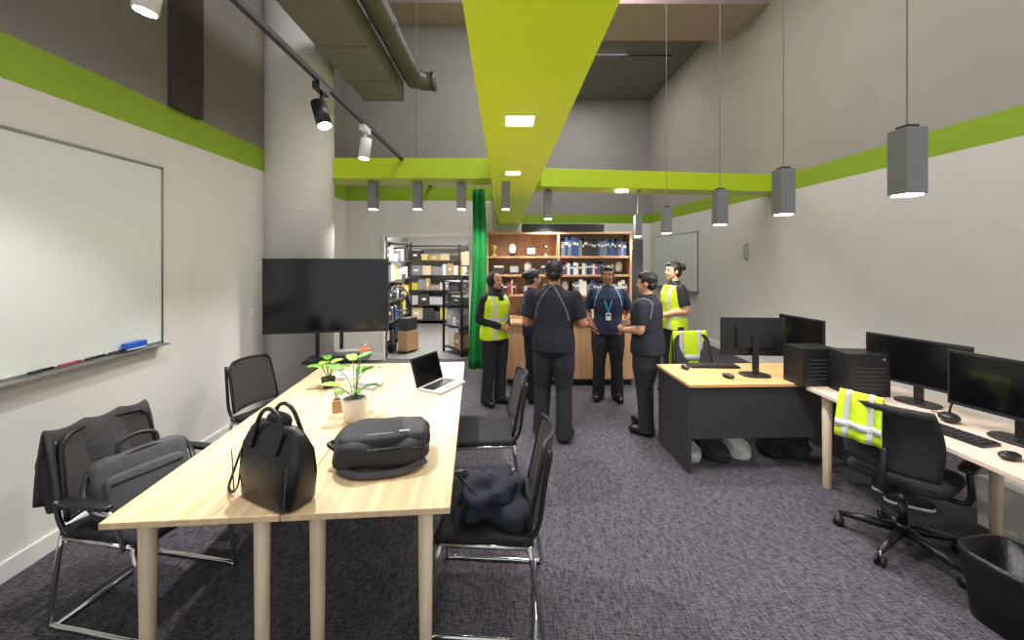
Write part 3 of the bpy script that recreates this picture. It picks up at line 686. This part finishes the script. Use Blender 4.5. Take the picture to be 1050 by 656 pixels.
def office_chair(loc, rot):
    b = MB(); b.X = Matrix.Scale(0.95, 4)
    for k in range(5):
        a = 2*pi*k/5+0.3; c, s = cos(a), sin(a)
        b.tube([(0.03*c, 0.03*s, 0.12), (0.18*c, 0.18*s, 0.105), (0.31*c, 0.31*s, 0.085)], [0.03, 0.024, 0.016], 'black', 10)
        for o in (-0.016, 0.016): b.cyl((0.31*c-s*(o-0.007), 0.31*s+c*(o-0.007), 0.03), (0.31*c-s*(o+0.007), 0.31*s+c*(o+0.007), 0.03), 0.03, 'black', seg=14)
        b.cyl((0.31*c, 0.31*s, 0.03), (0.31*c, 0.31*s, 0.09), 0.008, 'steel', seg=8)
    b.cyl((0, 0, 0.09), (0, 0, 0.16), 0.035, 'black'); b.cyl((0, 0, 0.16), (0, 0, 0.30), 0.025, 'black'); b.cyl((0, 0, 0.28), (0, 0, 0.42), 0.016, 'steel')
    b.box((0, 0.02, 0.43), (0.2, 0.26, 0.05), 'black')
    b.ell((0, -0.02, 0.485), (0.24, 0.24, 0.04), 'blackm', 0.45, 0.6, 32, 12)
    b.tube([(0, 0.1, 0.43), (0, 0.27, 0.45), (0, 0.3, 0.56), (0, 0.27, 0.7)], [0.025, 0.025, 0.022, 0.02], 'black', 10, sub=4)
    def bk(u, v):
        t = (u-0.5); w = 0.42+0.04*sin(pi*v); z = 0.56+v*0.40
        return (t*w, 0.255-0.22*t*t*1.2-0.05*sin(pi*v*0.9)+0.07*v, z)
    b.sheet(bk, 16, 14, 'blackm', 0.035)
    for sx in (-1, 1):
        b.tube([(sx*0.1, 0.02, 0.43), (sx*0.28, 0.02, 0.44), (sx*0.29, 0.03, 0.60), (sx*0.29, 0.0, 0.64)], 0.016, 'black', 8, sub=3); b.ell((sx*0.29, 0.0, 0.655), (0.04, 0.12, 0.018), 'black', 0.6)
    return b.obj('office_chair', loc, rot)
OC = (2.40, 2.38, 0); OCR = 118
office_chair(OC, OCR)
def vest_drape(loc, rot, W=0.36, drop=0.36, top=0.99, yb=0.3, dx=0.0, spread=0.045):
    b = MB()
    def vf(u, v):
        a = (v-0.5)*2; t = u-0.5
        return (dx+t*W*(1+0.1*abs(a)), yb+spread*a+0.012*sin(u*13+a*3)*abs(a), top-abs(a)**1.4*drop)
    b.sheet(vf, 24, 24, 'hiv', 0.008)
    for t0 in (-0.33, 0.2):
        def tf(u, v, t0=t0):
            p = Vector(vf(0.5+t0+u*0.13, v)); a = (v-0.5)*2
            return p+Vector((0, 0.007*(1 if a > 0 else -1), 0.004))
        b.sheet(tf, 2, 24, 'tape', 0.004)
    for v0 in (0.08, 0.86):
        def tg(u, v, v0=v0):
            p = Vector(vf(u, v0+v*0.06)); return p+Vector((0, 0.008*(1 if v0 > 0.5 else -1), 0))
        b.sheet(tg, 24, 2, 'tape', 0.004)
    return b.obj('draped_hi_vis_vest', loc, rot)
vest_drape(OC, OCR, 0.20, 0.27, 0.945, 0.27, 0.10, 0.05)
visitor_chair((2.12, 4.12, 0), 8, name='desk_chair')
vest_drape((2.12, 4.12, 0), 8, 0.40, 0.40, 0.925, 0.31, 0, 0.05)
b = MB(); b.loft([(0, 0.13, 0.12, 0, 0), (0.30, 0.165, 0.155, 0, 0), (0.33, 0.17, 0.16, 0, 0), (0.33, 0.155, 0.145, 0, 0), (0.05, 0.12, 0.11, 0, 0)], 'leather', 32, 0.5)
b.tube([(-0.08, -0.16, 0.28), (-0.06, -0.17, 0.38), (0.06, -0.17, 0.38), (0.08, -0.16, 0.28)], 0.009, 'leather', 8, sub=4)
b.obj('black_tote_basket', (2.42, 1.86, 0), 10)
b = MB(); b.box((0, 0, 0.16), (0.18, 0.34, 0.32), 'white'); b.box((0, -0.172, 0.16), (0.15, 0.006, 0.29), 'ltgrey'); b.obj('white_computer_tower', (3.10, 2.44, 0) if False else (3.22, 2.44, 0), 5, 0.01)
b = MB(); b.ell((0, 0, 0.13), (0.1, 0.09, 0.13), 'paper', 0.7, 0.8, 20, 14, amp=0.3, fq=10); b.tube([(-0.05, 0, 0.23), (-0.03, 0, 0.29), (0.03, 0, 0.29), (0.05, 0, 0.23)], 0.004, 'paper', 6, sub=3); b.obj('white_shopping_bag', (2.04, 3.50, 0))
b = MB(); b.ell((0, 0, 0.12), (0.13, 0.09, 0.12), 'nylon', 0.6, 0.7, 24, 14, amp=0.3, fq=9); b.tube([(-0.05, -0.05, 0.22), (0, -0.07, 0.27), (0.05, -0.05, 0.22)], 0.008, 'black', 6, sub=3); b.obj('small_black_bag', (1.81, 3.45, 0))
b = MB(); b.ell((0, 0, 0.10), (0.06, 0.07, 0.10), 'ltgrey', 0.7, 0.8, 20, 14, amp=0.3, fq=10); b.obj('plastic_bag', (1.60, 3.42, 0))
b = MB(); b.ell((0, 0, 0.13), (0.2, 0.12, 0.13), 'nylon', 0.6, 0.7, 24, 14, amp=0.3, fq=9); b.tube([(-0.05, -0.05, 0.24), (0, -0.07, 0.29), (0.05, -0.05, 0.24)], 0.008, 'black', 6, sub=3); b.obj('gym_bag', (2.50, 3.50, 0))
b = MB()
for (x, y) in ((0, 0), (0.14, 0.03)):
    b.ell((x, y, 0.045), (0.045, 0.13, 0.045), 'nylon', 0.7, 0.7); b.ell((x, y, 0.015), (0.047, 0.135, 0.015), 'white', 0.6)
b.obj('pair_of_trainers', (2.85, 2.78, 0), 60)

# ------------------------------------------------------------------ people  (local front = -Y)
def hand(b, wrist, d, n, side, m, curl=0.5, sc=1.0):
    d = Vector(d).normalized(); n = Vector(n); n = (n-d*n.dot(d)).normalized(); s = d.cross(n).normalized()*side
    w = Vector(wrist)-d*0.01
    R = []
    for t, hw, ht in ((0, 0.024, 0.018), (0.02, 0.028, 0.018), (0.05, 0.037, 0.016), (0.08, 0.04, 0.014), (0.092, 0.036, 0.010)):
        c = w+d*t*sc
        R.append([c+s*cos(2*pi*j/12)*hw*sc+n*sin(2*pi*j/12)*ht*sc for j in range(12)])
    b.rings(R, m)
    for k, (off, ln) in enumerate(((0.029, 0.068), (0.010, 0.078), (-0.010, 0.072), (-0.028, 0.056))):
        p = w+d*0.082*sc+s*off*sc; a = 0.15+0.25*curl; pts = [p]; sp = s*(off*0.8)
        for seg, fr in enumerate((0.45, 0.32, 0.23)):
            a2 = a+curl*(0.55, 1.0, 0.7)[seg] if seg else a+curl*0.3
            a = a2; dd = (d*cos(a)+n*sin(a)+sp).normalized(); p = p+dd*ln*fr*sc; pts.append(p)
        b.tube(pts, [0.0092*sc, 0.0088*sc, 0.008*sc, 0.0062*sc], m, 8)
    p = w+d*0.025*sc+s*0.026*sc
    pts = [p, p+(s*0.7+d*0.7+n*0.3)*0.032*sc, p+(s*0.85+d*1.5+n*0.7)*0.032*sc, p+(s*0.8+d*2.2+n*1.1)*0.03*sc]
    b.tube(pts, [0.013*sc, 0.0115*sc, 0.010*sc, 0.0075*sc], m, 8)
def person(name, loc, H, rot, skin='skinA', shirt='polo', pants='pants', female=False, sleeves='short', vest=False, hair='short', hijab=False,
           arms=None, feet=((0.1, 0, 0), (-0.1, 0, 0)), head=(0, 0), lanyard=False, fat=1.0, curl=0.5):
    k = H/1.7
    sh = (0.165 if female else 0.185)*(0.5+0.5*fat)
    b = MB(); S = Matrix.Scale(k, 4); b.X = S
    fx = fat*(0.93 if female else 1.0); hp = 1.06 if female else 1.0
    sec = [(0.845, 0.16*hp, 0.12), (0.855, 0.168*hp, 0.128), (0.95, 0.168*hp, 0.126), (1.07, 0.152, 0.112), (1.2, 0.166, 0.118), (1.30, 0.18, 0.116), (1.37, 0.172, 0.1), (1.405, 0.135, 0.085), (1.43, 0.085, 0.07), (1.46, 0.062, 0.062)]
    b.loft([(z, rx*fx, ry*fat, 0, 0.005-(0.012 if 1.15 < z < 1.35 else 0)) for z, rx, ry in sec], shirt if not vest else 'blk', 32, 0.9)
    if vest:
        b.loft([(z, rx*fx+0.014, ry*fat+0.016, 0, 0.005-(0.012 if 1.15 < z < 1.35 else 0)) for z, rx, ry in sec[1:8]], 'hivest', 32, 0.9)
    b.ell((0, 0.005, 0.88), (0.155*hp*fx, 0.118*fat, 0.12), pants, 0.9)
    if female: 
        for sx in (-1, 1): b.ell((sx*0.065, -0.085, 1.24), (0.06, 0.05, 0.06), 'hivest' if vest else shirt)
    hy = -0.012
    b.tube([(0, 0.01, 1.36), (0, 0.0, 1.52)], [0.058, 0.05], skin, 16)
    b.tube([(0.062*cos(a), 0.005+0.06*sin(a), 1.452+0.012*sin(a)) for a in [2*pi*i/16 for i in range(17)]], 0.012, shirt if not vest else 'blk', 8)
    for i, sx in enumerate((1, -1)):
        fx_, fy_, tw = feet[i]
        hip = Vector((sx*0.088*hp, 0.0, 0.86)); an = Vector((fx_, fy_+0.015, 0.09)); kn = hip.lerp(an, 0.5)+Vector((0, -0.02, 0.01))
        b.tube([hip+Vector((0, 0, 0.04)), hip.lerp(kn, 0.4), kn, kn.lerp(an, 0.45), an+Vector((0, 0, -0.055))], [0.094*fat, 0.092*fat, 0.078, 0.078, 0.080], pants, 18, sub=6)
        T = b.X.copy(); b.X = S @ Matrix.Translation((an.x, an.y, 0)) @ Matrix.Rotation(tw, 4, 'Z')
        b.ell((0, -0.055, 0.045), (0.046, 0.135, 0.045), 'shoe', 0.75, 0.7, 20, 12); b.ell((0, 0.01, 0.07), (0.042, 0.06, 0.05), 'shoe')
        b.X = T
    arms = arms or [((0.24, 0.03, 1.12), (0.24, -0.05, 0.88), None)]*2
    hb = MB(); hb.X = S
    for i, sx in enumerate((1, -1)):
        el, wr, pn = arms[i]
        sj = Vector((sx*sh, 0.005, 1.365)); el = Vector((sx*el[0], el[1], el[2])); wr = Vector((sx*wr[0], wr[1], wr[2]))
        sm = 'blk' if vest else shirt
        fore = skin if sleeves == 'short' else 'blk'
        b.tube([sj, sj.lerp(el, 0.35), el, el.lerp(wr, 0.3), wr], [0.05, 0.05, 0.041, 0.041, 0.027], fore, 16, sub=6)
        b.ell(tuple(sj), (0.062, 0.062, 0.062), sm)
        if sleeves == 'short': b.tube([sj, sj.lerp(el, 0.4), sj.lerp(el, 0.78)], [0.064, 0.066, 0.066], sm, 16, sub=5)
        else: b.tube([sj, sj.lerp(el, 0.4), el, el.lerp(wr, 0.5), wr], [0.06, 0.056, 0.049, 0.044, 0.036], sm, 16, sub=5)
        d = (wr-el).normalized(); pn = Vector(pn) if pn else Vector((-sx, 0, 0))
        hand(hb, wr, d, pn, 1 if (d.cross(pn-d*pn.dot(d))).dot(Vector((0, -1, 0.3))) > 0 else -1, skin, curl, 0.95)
    yaw, pit = head
    Hm = S @ Matrix.Translation((0, hy, 1.585)) @ Matrix.Rotation(radians(yaw), 4, 'Z') @ Matrix.Rotation(radians(pit), 4, 'X')
    b.X = Hm
    b.ell((0, 0.012, 0.025), (0.074, 0.093, 0.090), skin, seg=28, rg=18)
    b.ell((0, -0.022, -0.035), (0.058, 0.066, 0.078), skin, seg=28, rg=18)
    b.ell((0, -0.064, -0.092), (0.026, 0.02, 0.018), skin)
    b.tube([(0, -0.080, 0.012), (0, -0.096, -0.012), (0, -0.102, -0.026)], [0.009, 0.011, 0.014], skin, 10)
    b.ell((0, -0.077, 0.022), (0.05, 0.012, 0.010), skin)
    for sx in (-1, 1):
        b.ell((sx*0.036, -0.066, -0.03), (0.02, 0.016, 0.018), skin)
        if not hijab: b.ell((sx*0.075, 0.012, -0.006), (0.012, 0.020, 0.032), skin)
    tmp = b.mesh('tmp'); lab = [b.mats[i] for i in b.m]
    verts = [Vector(v) for v in b.v]; bvh = BVHTree.FromPolygons(verts, b.f)
    to = bpy.data.objects.new('tmp', tmp); COL.objects.link(to)
    rm = to.modifiers.new('r', 'REMESH'); rm.mode = 'VOXEL'; rm.voxel_size = 0.0075
    sm_ = to.modifiers.new('s', 'SMOOTH'); sm_.iterations = 2; sm_.factor = 0.5
    dg = bpy.context.evaluated_depsgraph_get(); dg.update()
    me = bpy.data.meshes.new_from_object(to.evaluated_get(dg)); bpy.data.objects.remove(to)
    me.materials.clear()
    ml = list(dict.fromkeys(lab))
    for m_ in ml: me.materials.append(m_)
    for p in me.polygons:
        q = bvh.find_nearest(p.center)
        p.material_index = ml.index(lab[q[2]]) if q[2] is not None else 0
        p.use_smooth = True
    E = bpy.data.objects.new(name, None); COL.objects.link(E); E.location = loc; E.rotation_euler = (0, 0, radians(rot)); E.empty_display_size = 0.2
    me.name = 'body'
    bo = bpy.data.objects.new('body', me); COL.objects.link(bo); bo.parent = E
    hb.obj('hands', parent=E)
    f = MB(); f.X = Hm
    for sx in (-1, 1):
        f.ell((sx*0.03, -0.0745, 0.003), (0.014, 0.008, 0.0070), 'eyew', seg=12, rg=8)
        f.ell((sx*0.029, -0.0805, 0.003), (0.0068, 0.004, 0.0068), 'eyed', seg=10, rg=8)
        f.tube([(sx*0.014, -0.088, 0.024), (sx*0.032, -0.087, 0.030), (sx*0.047, -0.076, 0.024)], [0.003, 0.004, 0.002], 'hair', 6, sub=3)
    f.ell((0, -0.086, -0.052), (0.022, 0.007, 0.005), 'lip', seg=14, rg=8); f.ell((0, -0.086, -0.061), (0.018, 0.007, 0.0055), 'lip', seg=14, rg=8)
    f.obj('face_features', parent=E)
    h = MB(); h.X = Hm
    if hijab:
        h.ell((0, 0.036, 0.016), (0.090, 0.106, 0.112), 'hijab', seg=28, rg=18)
        h.ell((0, -0.012, -0.105), (0.072, 0.075, 0.045), 'hijab')
        h.X = S
        h.loft([(1.53, 0.08, 0.085, 0, 0.02), (1.47, 0.085, 0.085, 0, 0.01), (1.42, 0.13, 0.105, 0, 0.0), (1.36, 0.17, 0.13, 0, -0.005), (1.31, 0.16, 0.132, 0, -0.012), (1.30, 0.14, 0.12, 0, -0.012)], 'hijab', 28)
        h.obj('hijab', parent=E)
    else:
        h.ell((0, 0.026, 0.040), (0.083, 0.096, 0.090), 'hair', seg=28, rg=18, amp=0.03, fq=30)
        h.ell((0, 0.05, -0.02), (0.07, 0.062, 0.06), 'hair', seg=24, rg=14)
        h.ell((0, -0.035, 0.085), (0.06, 0.045, 0.034), 'hair', seg=20, rg=12)
        for sx in (-1, 1): h.ell((sx*0.072, -0.004, 0.03), (0.013, 0.028, 0.035), 'hair')
        if hair == 'bun':
            h.ell((0, 0.13, 0.05), (0.045, 0.038, 0.045), 'hair', amp=0.03, fq=40); h.ell((0, 0.108, 0.05), (0.03, 0.012, 0.03), 'white')
        if hair == 'long':
            h.tube([(0, 0.10, 0.04), (0, 0.12, -0.04), (0, 0.11, -0.14), (0, 0.12, -0.22)], [0.05, 0.06, 0.05, 0.02], 'hair', 14, sub=5)
        if hair == 'cap':
            h.tube([(-0.084, -0.01, 0.06), (-0.07, -0.055, 0.085), (0, -0.082, 0.092), (0.07, -0.055, 0.085), (0.084, -0.01, 0.06)], 0.006, 'char', 8, sub=4)
        h.obj('hair', parent=E)
    if lanyard:
        l = MB(); l.X = S
        for sx in (-1, 1): l.tube([(sx*0.058, 0.01, 1.465), (sx*0.065, -0.09, 1.38), (sx*0.045, -0.145, 1.28), (0, -0.155, 1.13)], 0.007, 'cyan', 6, sub=5, squash=0.4)
        l.box((0, -0.155, 1.08), (0.06, 0.004, 0.09), 'white'); l.box((0, -0.158, 1.10), (0.045, 0.003, 0.03), 'bluebk')
        l.obj('lanyard', parent=E)
    return E
fold = [((0.275, 0.0, 1.10), (0.06, -0.22, 1.12), (0, 0.3, -1)), ((0.275, 0.0, 1.11), (0.05, -0.24, 1.16), (0, 0.3, -1))]
clasp = [((0.23, 0.04, 1.11), (0.05, -0.19, 1.02), (-0.5, 0.6, 0)), ((0.23, 0.04, 1.11), (0.06, -0.19, 1.03), (0.5, 0.6, 0))]
hang = [((0.235, 0.03, 1.10), (0.235, -0.05, 0.87), (-1, 0, 0)), ((0.235, 0.03, 1.10), (0.235, -0.05, 0.87), (1, 0, 0))]
hips = [((0.27, 0.05, 1.11), (0.19, -0.10, 0.93), (-1, 0.2, 0)), ((0.27, 0.05, 1.11), (0.19, -0.10, 0.93), (1, 0.2, 0))]
hold = [((0.24, 0.02, 1.12), (0.13, -0.20, 1.08), (-1, 0.2, 0.3)), ((0.24, 0.02, 1.12), (0.13, -0.21, 1.12), (1, 0.2, 0.3))]
person('man_in_black_polo', (0.48, 3.83, 0), 1.72, 160, 'skinA', 'polo', arms=fold, feet=((0.13, -0.02, 0.2), (-0.11, 0.03, -0.25)), head=(10, 4), fat=1.22, hair='cap')
person('woman_in_hijab_and_hi_vis_vest', (-0.11, 4.72, 0), 1.57, 42, 'skinA', 'blk', female=True, sleeves='long', vest=True, hijab=True, arms=clasp, feet=((0.09, 0, 0.2), (-0.09, 0.05, -0.2)), head=(0, 0), fat=1.16)
person('woman_in_navy_polo', (0.35, 4.85, 0), 1.60, 105, 'skinB', 'poloc', female=True, arms=hang, hair='bun', head=(10, 0))
person('woman_in_navy_polo_with_lanyard', (1.28, 4.88, 0), 1.64, -12, 'skinC', 'poloc', female=True, arms=hips, hair='long', head=(-8, 0), lanyard=True, fat=1.22, feet=((0.12, 0, 0.2), (-0.12, 0, -0.2)))
person('man_in_navy_polo', (1.44, 3.98, 0), 1.60, -130, 'skinB', 'polo', arms=hold, feet=((0.10, 0.02, 0.2), (-0.10, -0.06, -0.2)), head=(8, 4), fat=1.3)
person('woman_in_hi_vis_vest', (2.17, 5.05, 0), 1.69, -86, 'skinB', 'blk', female=True, vest=True, sleeves='short', arms=clasp, hair='bun', fat=1.05)

# ------------------------------------------------------------------ camera
cam = bpy.data.cameras.new('camera'); co = bpy.data.objects.new('camera', cam); COL.objects.link(co)
co.location = (0, 0, 1.75); co.rotation_euler = (radians(90), 0, 0)
cam.sensor_fit = 'HORIZONTAL'; cam.sensor_width = 36; cam.lens = 405/1050*36; cam.shift_x = 8/1050; cam.shift_y = -64/1050
cam.clip_start = 0.05
SC.camera = co
